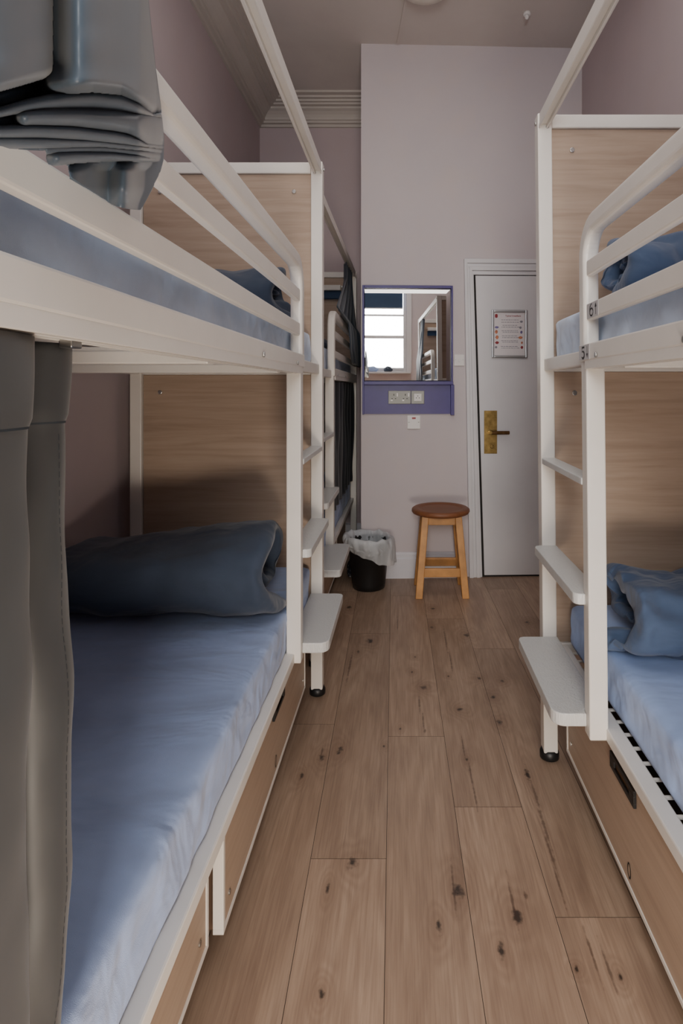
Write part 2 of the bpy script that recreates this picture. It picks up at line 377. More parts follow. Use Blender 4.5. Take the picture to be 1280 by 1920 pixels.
bm = bmesh.new(); prism(bm, [(.014*math.cos(a*PI/8), .014*math.sin(a*PI/8)) for a in range(16)], 'x', -w2+.055, w2-.055); link('roller', bm, M['blind'], bl)
link('blind_cloth', B(-w2+.06, w2-.06, .008, .011, -.30, .0), M['blind'], bl); link('bottom_bar', B(-w2+.06, w2-.06, .004, .015, -.318, -.30), M['gloss'], bl)

# ------------------------------------------------------------------ bunk beds
def bunk(loc, sw, sl, W, label, L=2.0, labels=False, rw=0.0, wd=.040, zd=.072, hz=(.272, .326)):
    root = empty('bunk_bed', loc, 0, label, 'bunk bed', 'white metal bunk beds with oak panels')
    def X(w): return sw*w
    def Yl(l): return sl*l
    def bx(bm, w0, w1, l0, l1, z0, z1, mi=0): return box(bm, sw*w0, sw*w1, sl*l0, sl*l1, z0, z1, mi)
    def part(name, bm, m, bevel=.004, parent=root, smooth=False): return link(name, bm, m, parent, smooth, bevel)
    ZT = 2.30
    # posts
    for w, l in ((0, 0), (W, 0), (0, L), (W, L)):
        p = part('post', bx(bmesh.new(), w-.025, w+.025, l-.025, l+.025, .028, ZT), M['white'])
        part('foot', lathe(bmesh.new(), [(.028, 0), (.034, .004), (.034, .022), (.028, .034)], 24, (X(w), Yl(l), 0)), M['black'], 0, p, True)
    # ladder rail and guard rail tube
    part('ladder_rail', bx(bmesh.new(), -.024, .026, .478, .522, .385, 1.40), M['white'])
    r = .085; path = []
    lz = 1.752; w_ = -.008
    path.append(Vector((X(w_), Yl(.5), 1.395))); path.append(Vector((X(w_), Yl(.5), lz-r)))
    for k in range(1, 9):
        a = PI/2*k/8; path.append(Vector((X(w_), Yl(.5+r*(1-math.cos(a))), lz-r+r*math.sin(a))))
    path.append(Vector((X(w_), Yl(L-.02), lz)))
    part('guard_rail', sweep(bmesh.new(), path, rrect(.042, .048, .012), (1, 0, 0)), M['white'], 0, smooth=False).modifiers.new('edge', 'BEVEL').width = .0005
    for za, zb in ((1.503, 1.546), (1.620, 1.661)):
        part('guard_slat', bx(bmesh.new(), -.022, -.002, .524, L-.02, za, zb), M['white'])
    # side beams
    part('side_beam', bx(bmesh.new(), -.03, .012, .478, L-.026, 1.395, 1.44), M['white'])
    part('access_beam', bx(bmesh.new(), -.012, .022, .026, .477, 1.385, 1.428), M['white'])
    part('side_beam', bx(bmesh.new(), W-.02, W+.02, .026, L-.026, 1.385, 1.44), M['white'])
    bm = bmesh.new()
    bx(bm, -.0285, -.022, .523, L-.03, 1.374, 1.3965); bx(bm, -.010, -.003, .523, L-.03, 1.374, 1.3965); bx(bm, .006, .012, .523, L-.03, 1.374, 1.3965); bx(bm, -.0219, .0059, .5235, L-.031, 1.389, 1.396)
    part('curtain_track', bm, M['white'], .001)
    bm = bmesh.new(); bx(bm, -.02, .02, .03, L-.03, ZT-.042, ZT-.004); bx(bm, -.023, -.018, .03, L-.03, ZT-.056, ZT-.042); bx(bm, .004, .009, .03, L-.03, ZT-.056, ZT-.042)
    part('canopy_rail', bm, M['white'], .0015)
    part('side_rail', bx(bmesh.new(), rw-.002, rw+.040, .026, L-.026, .383, .418), M['white'])
    part('side_rail', bx(bmesh.new(), W-.02, W+.02, .026, L-.026, .375, .418), M['white'])
    # bed bases (cross slats)
    for z in (.392, 1.400):
        bm = bmesh.new(); k = .07
        while k < L-.05:
            bx(bm, rw+.041, W-.021, k, k+.008, z+.012, z+.018); k += .057
        part('bed_base', bm, M['white'], .001)
    for l in (.62, 1.25, 1.88): part('cross_bearer', bx(bmesh.new(), .024, W-.024, l, l+.04, 1.372, 1.399), M['white'], .003)
    # end panels
    for l, foot in ((0, False), (L, True)):
        for za, zb in ((ZT-.05, ZT-.002), (1.383, 1.436), (.375, .418)):
            part('end_crossbar', bx(bmesh.new(), .026, W-.026, l-.02, l+.02, za, zb), M['white'])
        for za, zb in ((1.437, ZT-.051), (.419, 1.382)):
            pn = part('end_panel', bx(bmesh.new(), .027, W-.027, l-.009, l+.009, za, zb), M['panel'], .001)
            s = 1 if l == 0 else -1
            for w in (.10, W-.10):
                bm = bmesh.new(); lz0 = zb-.075
                prism(bm, [(X(w)+.009*math.cos(a*PI/6), lz0+.009*math.sin(a*PI/6)) for a in range(12)], 'y', Yl(l+s*.0095), Yl(l+s*.0145)); part('bolt', bm, M['metal'], .002, pn)
        if foot:
            part('reading_light', bx(bmesh.new(), .10, W-.10, L-.075, L-.010, 2.135, 2.18), M['white'], .006)
            part('shelf_slot', bx(bmesh.new(), .10, W-.10, L-.045, L-.010, 2.07, 2.134), M['blind'], .003)
    # steps
    for z0, z1, wo in ((.41, .445, -.115), (.738, .768, -.055), (1.058, 1.078, -.027)):
        la, lb = .0265, .500
        wi = .0255
        pts = [(wi, la), (wo+.02, la), (wo+.006, la+.006), (wo, la+.02)]
        r = .035 if wo < -.06 else .02
        for k in range(7):
            a = PI/2*k/6; pts.append((wo+r-r*math.cos(a), lb-r+r*math.sin(a)))
        if wo < -.03: pts += [(-.0245, lb), (-.0245, .4775), (wi, .4775)]
        else: pts[4:] = [(wo, .4775), (wi, .4775)]
        bm = bmesh.new(); prism(bm, [(X(w), Yl(l)) for w, l in pts], 'z', z0, z1); part('step', bm, M['step'], .003)
    # bolts on beams and post tops
    for w, l, z in ((-.031, .62, 1.406), (-.031, 1.06, 1.405), (-.026, 0.0, 2.272)):
        bm = bmesh.new(); prism(bm, [(Yl(l)+.007*math.cos(a*PI/5), z+.007*math.sin(a*PI/5)) for a in range(10)], 'x', X(w+.0005), X(w-.004)); part('bolt', bm, M['metal'], .0015)
    for w, z in ((.012, 2.285), (.008, 2.25)):
        bm = bmesh.new(); prism(bm, [(X(w)+.006*math.cos(a*PI/5), z+.006*math.sin(a*PI/5)) for a in range(10)], 'y', Yl(.0251), Yl(.0285)); part('bolt', bm, M['metal'], .001)
    # drawers
    for l0, l1, wf in ((.085, 1.150, wd), (1.175, L-.03, wd+.025)):
        d = part('drawer', bx(bmesh.new(), wf, wf+.018, l0+.012, l1-.012, zd+.012, .368), M['drawer'], 0)
        bm = bmesh.new()
        bx(bm, wf-.003, wf+.022, l0, l1, zd, zd+.012); bx(bm, wf-.003, wf+.022, l0, l1, .368, .374)
        bx(bm, wf-.003, wf+.022, l0, l0+.012, zd+.012, .368); bx(bm, wf-.003, wf+.022, l1-.012, l1, zd+.012, .368)
        part('drawer_trim', bm, M['white'], .001, d)
        part('drawer_box', bx(bmesh.new(), wf+.0225, min(wf+.55, W-.05), l0+.03, l1-.03, .055, .30), M['drawerbox'], .001, d)
        lc = (l0+l1)/2-.03; h0, h1, za, zb = lc-.078, lc+.078, hz[0], hz[1]
        bm = bmesh.new(); e = .012
        bx(bm, wf-.008, wf-.0005, h0, h1, za, za+e); bx(bm, wf-.008, wf-.0005, h0, h1, zb-e, zb); bx(bm, wf-.008, wf-.0005, h0, h0+.03, za+e, zb-e); bx(bm, wf-.008, wf-.0005, h1-.03, h1, za+e, zb-e)
        part('handle', bm, M['black'], .001, d)
        part('handle_cup', bx(bmesh.new(), wf-.004, wf-.0006, h0+.031, h1-.031, za+e+.001, zb-e-.001), M['darkbrass'], 0, d)
        for lk in (l0+.05, l1-.05):
            bm = bmesh.new(); prism(bm, [(Yl(lk)+.006*math.cos(a*PI/5), zd+.055+.006*math.sin(a*PI/5)) for a in range(10)], 'x', X(wf-.0005), X(wf-.003)); part('bolt', bm, M['metal'], 0, d)
        bm = bmesh.new(); ring = 20
        for k in range(ring):
            a0, a1 = 2*PI*k/ring, 2*PI*(k+1)/ring
            q = []
            for a, s in ((a0, 1), (a1, 1), (a1, .62), (a0, .62)): q.append(bm.verts.new((X(wf-.0012), Yl(lc+.03)+.011*s*math.cos(a), zd+.045+.020*(s if s == 1 else .78)*math.sin(a))))
            bm.faces.new(q)
        part('numeral', bm, M['num'], 0, d)
    if labels:
        bed_labels(root, X, Yl)
    return root

def ribbon(bm, pts, f):
    """pts: (x, y, halfwidth) polyline; f maps 2D -> 3D"""
    n = len(pts); pr = None
    for i, (x, y, h) in enumerate(pts):
        a = pts[max(i-1, 0)]; b = pts[min(i+1, n-1)]; d = Vector((b[0]-a[0], b[1]-a[1])).normalized(); nn = Vector((-d.y, d.x))
        cur = (bm.verts.new(f(x+nn.x*h, y+nn.y*h)), bm.verts.new(f(x-nn.x*h, y-nn.y*h)))
        if pr: bm.faces.new((pr[0], pr[1], cur[1], cur[0]))
        pr = cur
def bed_labels(root, X, Yl):
    def arc(cx, cy, rx, ry, a0, a1, h0, h1, n=12):
        o = []
        for k in range(n+1):
            a = math.radians(a0+(a1-a0)*k/n); w = h0+(h1-h0)*math.sin(PI*k/n); o.append((cx+rx*math.cos(a), cy+ry*math.sin(a), w))
        return o
    for ch, wf, l0, zc in (('6', -.0225, .53, 1.5245), ('5', -.0305, .485, 1.4175)):
        bm = bmesh.new(); box(bm, X(wf), X(wf-.0008), Yl(l0), Yl(l0+.085), zc-.0195, zc+.0195)
        lb = link('number_label', bm, M['sticker'], root); lb['label'] = 'grey sticker with black %s and arrow' % ch
        f = lambda x, y: Vector((X(wf-.0013), Yl(l0+x), zc+y))
        bm = bmesh.new()
        if ch == '6':
            ribbon(bm, arc(.036, -.005, .012, .0095, 0, 360, .0022, .0022, 20), f)
            ribbon(bm, [(.0245, -.004, .003), (.0245, .004, .003), (.027, .010, .0028), (.032, .0145, .002), (.040, .016, .0015)], f)
        else:
            ribbon(bm, [(.026, .0135, .0026), (.047, .0135, .0026)], f); ribbon(bm, [(.0265, .0135, .0014), (.0265, .001, .0014)], f)
            ribbon(bm, [(.0265, .001, .001)]+arc(.034, -.006, .012, .009, 110, -150, .0014, .0036, 16), f)
        link('numeral', bm, M['num'], lb)
        bm = bmesh.new(); s = 1 if ch == '6' else -1
        ribbon(bm, [(.068, -.015*s, .0015), (.068, .008*s, .0015)], f)
        a, b, c_ = (bm.verts.new(f(.061, .004*s)), bm.verts.new(f(.075, .004*s)), bm.verts.new(f(.068, .016*s))); bm.faces.new((a, b, c_))
        link('arrow', bm, M['num'], lb)

LB = (-.375, 2.43, 0); RB = (.522, 2.01, 0); TB = (-.42, 2.68, 0)
bunk(LB, -1, -1, .778, 'white metal bunk bed with oak end panels at the left, nearest the camera')
bunk(RB, 1, -1, .72, 'white metal bunk bed at the right with number stickers 5 and 6', labels=True, rw=.022, wd=.040, zd=.078, hz=(.312, .354))
bunk(TB, -1, 1, .778, 'white metal bunk bed in the far left alcove behind the bin, dark curtains drawn')

# ------------------------------------------------------------------ mattresses
def mattress(b, sw, sl, W, z, label, seed, inset=.0, L=2.0):
    xa, xb = b[0]+sw*(.024+inset), b[0]+sw*(W+.004); ya, yb = b[1]+sl*.03, b[1]+sl*(L-.035)
    x0, x1 = min(xa, xb), max(xa, xb); y0, y1 = min(ya, yb), max(ya, yb)
    bm = soft_box(0, x1-x0, 0, y1-y0, 0, .145, .022, 30, 150, 10, .005, 5, seed, .012 if z > 1 else .006)
    o = link('mattress', bm, M['sheet_lit' if z > 1 else 'sheet_shaded' if sw < 0 else 'sheet'], None, True, loc=(x0, y0, z)); tag(o, label, 'mattress', 'mattresses in pale blue sheets')
    return o
mattress(LB, -1, -1, .778, .4185, 'pale blue sheeted mattress on the lower berth of the left bunk bed', 1)
mattress(LB, -1, -1, .778, 1.4185, 'pale blue sheeted mattress on the upper berth of the left bunk bed', 2)
mattress(RB, 1, -1, .72, .4185, 'pale blue sheeted mattress on the lower berth of the right bunk bed', 3, .045)
mattress(RB, 1, -1, .72, 1.4185, 'pale blue sheeted mattress on the upper berth of the right bunk bed', 4)
mattress(TB, -1, 1, .778, .4185, 'pale blue sheeted mattress low in the far left alcove bunk bed', 5)
mattress(TB, -1, 1, .778, 1.4185, 'pale blue sheeted mattress on the upper berth of the far alcove bunk bed', 6)

# ------------------------------------------------------------------ duvets
def duvet(name, label, x0, x1, cy, zb, ry, rz, turns, seed, m, amp=.014, taper=1.0, end=1, tail=.05, tuck=.06, crease=.02):
    """rolled quilt: a thick soft strip wound into a spiral whose axis runs along X"""
    bm = bmesh.new(); rings = []; T = turns*2*PI; NS = int(52*turns); r0 = .10
    th = (1-r0)/turns*.62; a_end = -PI*.55
    for i in range(NS+1):
        tt = i/NS; a = a_end-(1-tt)*T; rr = r0+(1-th*.5-r0)*tt; ring = []
        e0 = .03*noise.noise(Vector((tt*9, seed, 0))); e1 = .045*noise.noise(Vector((tt*7, seed+5, 1)))
        bot = max(0, -math.sin(a))**1.5; xs, xe = x0+e0, x1+e1
        if end > 0: xe += tail*bot*tt-tuck*(1-tt)
        else: xs -= tail*bot*tt-tuck*(1-tt)
        ht = th*.5*(ry+rz)/2; NA = 34; sec = []
        for q_ in range(NA+1): sec.append((.5-.5*math.cos(PI*q_/NA), 1))
        for q_ in range(1, NA): sec.append((.5+.5*math.cos(PI*q_/NA), -1))
        endf = min(1, .25+math.sqrt(min(1, min(i, NS-i)/4)))
        for q, sd_ in sec:
            e = min(q, 1-q)*(xe-xs)/(ht*1.15); w = math.sqrt(1-(1-e)**2) if e < 1 else 1.0
            rad = rr+sd_*th*.5*w*endf
            x = xs+(xe-xs)*q; tp = taper+(1-taper)*(q if end > 0 else 1-q)
            sq = 1-.10*math.cos(2*a)
            p = Vector((x, cy+math.cos(a)*rad*ry*(.8+.2*tp)*sq, zb+rz*tp+math.sin(a)*rad*rz*tp))
            dn = Vector((0, math.cos(a), math.sin(a)))*sd_
            v_ = Vector((p.x*5+seed*3.1, p.y*7, p.z*7)); f_ = Vector((p.x*13+p.y*9+seed, p.y*8-p.x*4, p.z*12))
            rdg = 1-abs(noise.noise(Vector((p.x*7+p.y*6+seed*2, p.y*3-p.x*2, p.z*8))))*2.2
            cr = abs(noise.noise(Vector((p.x*6+p.y*9+seed*3, p.y*5-p.x*3.5, p.z*6+seed))))*2.0
            p += dn*(noise.noise(v_)*amp+noise.noise(f_)*amp*.5+rdg*amp*.45-(max(0, .35-cr))*crease)
            p.x += noise.noise(Vector((a*1.4, q*3, seed)))*.012
            if p.z < zb+.004: p.z = zb+.004+(p.z-zb)*.02
            ring.append(bm.verts.new(p))
        rings.append(ring)
    n_ = len(rings[0])
    for a, b in zip(rings, rings[1:]):
        for q_ in range(n_): bm.faces.new((a[q_], a[(q_+1) % n_], b[(q_+1) % n_], b[q_]))
    bm.faces.new(rings[0][::-1]); bm.faces.new(rings[-1])
    o = link(name, bm, m, None, True); tag(o, label, 'duvet', 'duvets rolled up on the beds')
    sb = o.modifiers.new('smooth', 'SUBSURF'); sb.levels = sb.render_levels = 1
    return o
ZM, ZU = .4185+.145, 1.4185+.145
N1, N2 = M['navy'], M['navy2']
duvet('duvet', 'dark navy duvet rolled up on the lower berth of the left bunk bed', -1.15, -.435, 1.965, ZM, .275, .165, 1.8, 1, N1, .014, .74, 1, .045, .07)
duvet('duvet', 'dark navy duvet rolled on the upper berth of the left bunk bed', -1.10, -.45, 2.14, ZU, .2, .118, 1.8, 2, N1, .016, .8)
duvet('duvet', 'crumpled blue duvet on the lower berth of the right bunk bed', .63, 1.23, 1.70, ZM, .27, .108, 1.6, 3, N2, .032, 1, -1, .06, .10, .09)
duvet('duvet', 'crumpled blue duvet on the upper berth of the right bunk bed', .64, 1.23, 1.72, ZU, .22, .122, 1.6, 4, N2, .024, 1, -1, .02, .05, .07)
duvet('duvet', 'navy duvet behind the guard rail of the far alcove bunk bed', -1.12, -.50, 3.5, ZU, .28, .09, 1.6, 6, N1, .02)

# ------------------------------------------------------------------ curtains
def catmull(pts, n):
    out = []; P = [pts[0]]+list(pts)+[pts[-1]]
    for i in range(1, len(P)-2):
        for k in range(n):
            t_ = k/n; a, b, c, d = (Vector(P[i+j]) for j in (-1, 0, 1, 2))
            out.append(.5*((2*b)+(c-a)*t_+(2*a-5*b+4*c-d)*t_*t_+(3*b-a-3*c+d)*t_**3))
    out.append(Vector(pts[-1])); return out
def interp(tab, x):
    for (a, va), (b, vb) in zip(tab, tab[1:]):
        if (a-x)*(b-x) <= 0: return va+(vb-va)*((x-a)/(b-a) if b != a else 0)
    return tab[0][1] if abs(x-tab[0][0]) < abs(x-tab[-1][0]) else tab[-1][1]
# near left lower curtain, two deep folds
prof = catmull([(.33, -.44), (.36, -.385), (.42, -.362), (.49, -.358), (.545, -.366), (.562, -.395), (.556, -.432), (.572, -.452), (.592, -.432), (.606, -.405), (.635, -.389), (.664, -.396), (.673, -.42), (.655, -.455)], 8)
bm = bmesh.new(); rows = []
zs = [1.372-(1.372-.572)*k/70 for k in range(71)]
tab = [(1.378, 0), (1.34, -.004), (1.288, -.014), (1.146, -.008), (.986, .002), (.76, 0), (.555, -.03)]
for z in zs:
    sh = interp(tab, z); row = []
    for i, p in enumerate(prof):
        amt = max(0, (p.x-.5)/.17); hem = .004 if z > 1.285 else 0
        wob_ = .006*noise.noise(Vector((i*.06, z*5, 2.2)))+.004*noise.noise(Vector((i*.1, z*11, 5)))
        row.append(bm.verts.new((p.y+wob_+hem, p.x+sh*amt, z)))
    rows.append(row)
for a, b in zip(rows, rows[1:]):
    for k in range(len(a)-1): bm.faces.new((a[k], a[k+1], b[k+1], b[k]))
cl = link('curtain', bm, M['curtain_low'], None, True); tag(cl, 'darkened slate grey curtain gathered at the near end of the left lower berth', 'curtain')
s = cl.modifiers.new('thick', 'SOLIDIFY'); s.thickness = .003; s.offset = 0
# stitched hem line on it
bm = bmesh.new(); zt = 1.283; row = []
for i, p in enumerate(prof):
    amt = max(0, (p.x-.5)/.17); a = Vector((p.y+.003+.006*noise.noise(Vector((i*.06, zt*5, 2.2)))+.004*noise.noise(Vector((i*.1, zt*11, 5))), p.x+interp(tab, zt)*amt, 0))
    row.append((bm.verts.new((a.x, a.y, zt+.0012)), bm.verts.new((a.x, a.y, zt-.0012))))
for a, b in zip(row, row[1:]): bm.faces.new((a[0], b[0], b[1], a[1]))
link('seam', bm, M['stitch'], cl)
# side hem stitched down the far fold
def cpt(i, z):
    p = prof[i]; amt = max(0, (p.x-.5)/.17)
    w_ = .006*noise.noise(Vector((i*.06, z*5, 2.2)))+.004*noise.noise(Vector((i*.1, z*11, 5)))
    return Vector((p.y+w_+(.004 if z > 1.285 else 0)+.0022, p.x+interp(tab, z)*amt-.0008, z))
bm = bmesh.new(); ii = min(range(len(prof)), key=lambda q: (prof[q]-Vector((.640, -.390))).length)
for q in range(66):
    za = 1.27-q*.0105; zb_ = za-.007; a, b = cpt(ii, za), cpt(ii, zb_)
    bm.faces.new([bm.verts.new(v) for v in (a+Vector((0, -.0006, 0)), a+Vector((0, .0006, 0)), b+Vector((0, .0006, 0)), b+Vector((0, -.0006, 0)))])
o_ = link('hem_stitching', bm, M['stitch'], cl); o_['kind'] = 'stuff'
# track hooks holding it
for y in (.45, .63):
    bm = B(-.383, -.367, y-.01, y+.01, 1.366, 1.388); link('curtain_hook', bm, M['metal'], cl, bevel=.002)

def drape(label, rows_, nf, amp, m, seed, nt=90, group=None):
    """hanging curtain: rows_ = (z, x, y0, y1) top to bottom, nf folds across"""
    bm = bmesh.new(); out = []
    NZ = 50; zt, zb_ = rows_[0][0], rows_[-1][0]
    for j in range(NZ+1):
        z = zt+(zb_-zt)*j/NZ
        x = interp([(r[0], r[1]) for r in rows_], z); y0 = interp([(r[0], r[2]) for r in rows_], z); y1 = interp([(r[0], r[3]) for r in rows_], z)
        row = []
        for i in range(nt+1):
            q = i/nt
            ph = q*nf*2*PI+1.3*noise.noise(Vector((q*3+seed, z*1.2, 0)))
            a = amp*(.6+.5*noise.noise(Vector((q*4, seed, z))))
            row.append(bm.verts.new((x+a*math.sin(ph)+.01*noise.noise(Vector((q*5, z*4, seed))), y0+(y1-y0)*q, z)))
        out.append(row)
    for a, b in zip(out, out[1:]):
        for k in range(nt): bm.faces.new((a[k], a[k+1], b[k+1], b[k]))
    o = link('curtain', bm, m, None, True); tag(o, label, 'curtain')
    s = o.modifiers.new('thick', 'SOLIDIFY'); s.thickness = .003; s.offset = 0
    return o
drape('dark teal curtain swept over the upper guard rail of the far alcove bunk bed', [(2.247, -.428, 4.08, 4.60), (2.1, -.418, 3.95, 4.62), (1.80, -.392, 3.25, 4.64), (1.75, -.362, 3.62, 4.64), (1.59, -.358, 3.68, 4.64), (1.50, -.36, 3.95, 4.6)], 6, .022, M['curtain2'], 1)
drape('near black curtain hanging over the lower berth of the far alcove bunk bed', [(1.37, -.425, 3.27, 4.62), (1.0, -.425, 3.3, 4.62), (.590, -.43, 3.35, 4.6)], 7, .030, M['curtain3'], 2)
drape('slate curtain on the right bunk bed, seen only in the mirror reflection', [(2.247, .522, .22, .50), (2.0, .50, .18, .62), (1.80, .475, .08, .74), (1.70, .46, .06, .78), (1.50, .46, .06, .80), (1.40, .46, .08, .74)], 5, .02, M['curtain'], 3)

# bundled curtain thrown over the upper left guard rail: folded relief over a sheet along the rail
def bundle():
    XP = -.288
    def cv(tab):
        return lambda u: interp(tab, u)
    sm = lambda t_: max(0.0, min(1.0, t_))**2*(3-2*max(0.0, min(1.0, t_)))
    A_b = cv([(-80, 180), (0, 166), (45, 154), (80, 144), (94, 134), (130, 120)])
    L1 = cv([(-80, 222), (0, 205), (53, 189), (120, 174), (173, 170), (226, 176), (266, 200), (284, 214), (320, 216)])
    L2 = cv([(-80, 226), (0, 216), (21, 212), (74, 206), (149, 205), (212, 208), (279, 215), (320, 222)])
    L3 = cv([(-80, 240), (10, 238), (56, 234), (133, 237), (212, 247), (240, 253), (273, 271), (320, 275)])
    L4 = cv([(-80, 256), (0, 256), (80, 257), (159, 262), (273, 274), (320, 280)])
    L5 = cv([(-80, 276), (16, 275), (90, 276), (186, 273), (276, 282), (320, 290)])
    L6 = cv([(-80, 286), (90, 286), (140, 285), (212, 287), (297, 298), (320, 300)])
    L7 = cv([(-80, 300), (84, 310), (110, 308), (138, 303), (202, 299), (297, 301), (320, 302)])
    right = cv([(-220, 272), (0, 276), (120, 289), (200, 300), (260, 306), (300, 305), (330, 297), (365, 278), (396, 262)])
    bot = cv([(-80, 268), (0, 270), (16, 275), (84, 280), (90, 305), (100, 308), (126, 306), (130, 333), (160, 352), (200, 377), (215, 386), (240, 392), (262, 394), (280, 362), (300, 320), (310, 300)])
    bands = [(L1, L2, .006, .016), (L2, L3, .002, .020), (L3, L4, .000, .016), (L4, L5, -.004, .013), (L5, L6, -.008, .009), (L6, L7, -.012, .013)]
    def height(u, v):
        if v < L1(u):                                    # hanging folds
            q = (u-186)/104; h = .002+.050*math.sqrt(max(0, 1-q*q)) if abs(q) < 1 else .002
            h -= .016*math.exp(-((u-112)/20)**2)*sm((175-v)/60)
            h += .004*math.cos((u-150)/24)
            h -= .020*(1-sm((L1(u)-v)/26))**2
            ab = A_b(u)
            if u < 95 and v < ab:
                qa = (u+12)/107; ha = .020+.046*math.sqrt(max(0, 1-qa*qa))
                e = min(1, (ab-v)/16); ha -= .022*(1-math.sqrt(max(0, 1-(1-e)**2)))
                h = max(h-.012, ha)
            elif u < 110: h -= .010*sm((110-u)/30)*sm((ab+14-v)/20)
        elif v < L7(u):
            for a, b, base, amp in bands:
                va, vb = a(u), b(u)
                if va <= v < vb or (v < va):
                    t_ = min(1, max(0, (v-va)/max(.5, vb-va))); p = math.sqrt(max(0, 1-(2*t_-1)**2))
                    endk = sm((284-u)/30); lk = 1.0
                    if b is L3: lk = sm((u-22)/26)
                    if b is L7: lk = sm((u-86)/22)
                    h = base+1.35*amp*(p*.8+.2*(1-t_))*(.35+.65*endk)*(.2+.8*lk); break
        else:                                            # loose end hanging under the folds
            w_ = .012*math.cos((u-236)/13.5+.01*(v-300))+.006*math.cos((u-180)/9.0)
            h = -.030+w_*sm((v-L7(u))/22)-.010*sm((v-350)/40)
        if u > 258: h -= .060*min(1.0, (u-258)/46)**1.7
        h = max(h, -.052)
        h += .0012*noise.noise(Vector((u*.015, v*.02, 1)))
        return h
    bm = bmesh.new(); step = 1.6; grid = {}; NU, NV = int(400/step), 0
    vmin, vmax = -220, 396
    NV = int((vmax-vmin)/step)
    for i in range(NU+1):
        for j in range(NV+1):
            v = vmin+step*j; R_ = right(v); L_ = -90
            u = L_+(R_-L_)*i/NU
            if v > bot(u)+step: continue
            v2 = min(v, bot(u))
            h = height(u, v2); x = XP+h; s_ = (U0-u)/-x
            grid[i, j] = bm.verts.new((x, F/s_, H+(V0-v2)/s_))
    for i in range(NU):
        for j in range(NV):
            k4 = [(i, j), (i+1, j), (i+1, j+1), (i, j+1)]
            if all(k in grid for k in k4): bm.faces.new([grid[k] for k in k4])
    for v in [v for v in bm.verts if not v.link_faces]: bm.verts.remove(v)
    bmesh.ops.smooth_vert(bm, verts=bm.verts, factor=.5, use_axis_x=True, use_axis_y=True, use_axis_z=True)
    o = link('curtain', bm, M['curtain'], None, True); tag(o, 'slate grey satin curtain bundled in folds over the upper guard rail at left', 'curtain')
    so = o.modifiers.new('thick', 'SOLIDIFY'); so.thickness = .003; so.offset = 0
    return o
bundle()

# ------------------------------------------------------------------ front wall fittings (local to the wall: x right, y out of the wall is negative)
def onwall(name, label, cat, x=0, z=0, **kw): 
    p = R(x, 0, z); return empty(name, p, RZ, label, cat, **kw)
# mirror unit
mu = onwall('wall_mirror', 'rectangular mirror in a purple surround with a purple panel below, left of the door', 'mirror')
bm = bmesh.new(); x0, x1, za, zb = -.277, .330, 1.378, 2.025; e = .034
o4 = [(x0, za), (x1, za), (x1, zb), (x0, zb)]; i4 = [(x0+.004, za+.004), (x1-e, za+.004), (x1-e, zb-e), (x0+.004, zb-e)]
vo_ = [bm.verts.new((p[0], -.012, p[1])) for p in o4]; vi = [bm.verts.new((p[0], -.018, p[1])) for p in i4]
bm.faces.new(vi)
for k in range(4): bm.faces.new((vo_[k], vo_[(k+1) % 4], vi[(k+1) % 4], vi[k]))
vb = [bm.verts.new((p[0], -.002, p[1])) for p in o4]
for k in range(4): bm.faces.new((vb[k], vb[(k+1) % 4], vo_[(k+1) % 4], vo_[k]))
bm.faces.new(vb[::-1]); link('mirror_glass', bm, M['mirror'], mu)
bm = bmesh.new(); box(bm, -.290, -.278, -.028, 0, 1.145, 2.045); box(bm, .331, .342, -.028, 0, 1.376, 2.045); box(bm, -.278, .331, -.028, 0, 2.026, 2.045)
link('mirror_frame', bm, M['purple'], mu, bevel=.002)
link('ledge', B(-.278, .342, -.045, 0, 1.352, 1.376), M['purple'], mu, bevel=.002)
link('lower_panel', B(-.278, .325, -.010, 0, 1.148, 1.352), M['purple'], mu)
link('side_board', B(.325, .350, -.04, 0, 1.140, 1.352), M['purple'], mu, bevel=.002)
# sockets
sk = onwall('power_socket', 'brushed steel double power socket on the purple panel', 'socket', -.031, 1.264)
link('face_plate', B(-.079, .078, -.018, -.0105, -.046, .046), M['socket'], sk, bevel=.003)
for cx in (-.040, .040):
    bm = bmesh.new(); box(bm, cx-.003, cx+.003, -.0188, -.0182, .012, .024); box(bm, cx-.016, cx-.008, -.0188, -.0182, -.012, -.006); box(bm, cx+.008, cx+.016, -.0188, -.0182, -.012, -.006); link('pin_holes', bm, M['black'], sk)
    link('rocker', B(cx+.017, cx+.029, -.023, -.0182, .004, .03), M['plastic'], sk, bevel=.002)
    link('screw', B(cx-.022, cx-.008, -.0195, -.0182, -.026, -.016), M['plastic'], sk, bevel=.001)
sh_ = onwall('shaver_socket', 'smaller brushed steel shaver socket with white insert on the purple panel', 'socket', .096, 1.264)
link('face_plate', B(-.046, .046, -.018, -.0105, -.046, .046), M['socket'], sh_, bevel=.003)
link('insert', B(-.026, .026, -.021, -.0182, -.026, .026), M['plastic'], sh_, bevel=.002)
bm = bmesh.new()
for px, pz in ((0, .010), (-.010, -.004), (.010, -.004)): box(bm, px-.003, px+.003, -.0216, -.0212, pz-.003, pz+.003)
link('pin_holes', bm, M['black'], sh_)
fs = onwall('fused_switch', 'white fused spur plate with red indicator below the purple panel', 'switch', .069, 1.09)
link('face_plate', B(-.046, .046, -.011, 0, -.048, .048), M['plastic'], fs, bevel=.003)
link('indicator', B(-.013, .013, -.0135, -.0112, .022, .034), M['red'], fs, bevel=.001)
for px in (-.034, .034): link('screw', lathe(bmesh.new(), [(.004, -.002), (.004, .002)], 12, (px, -.012, 0)), M['metal'], fs)
ls = onwall('light_switch', 'white light switch plate beside the door frame', 'switch', .388, 1.525)
link('face_plate', B(-.036, .036, -.012, 0, -.040, .040), M['plastic'], ls, bevel=.003)
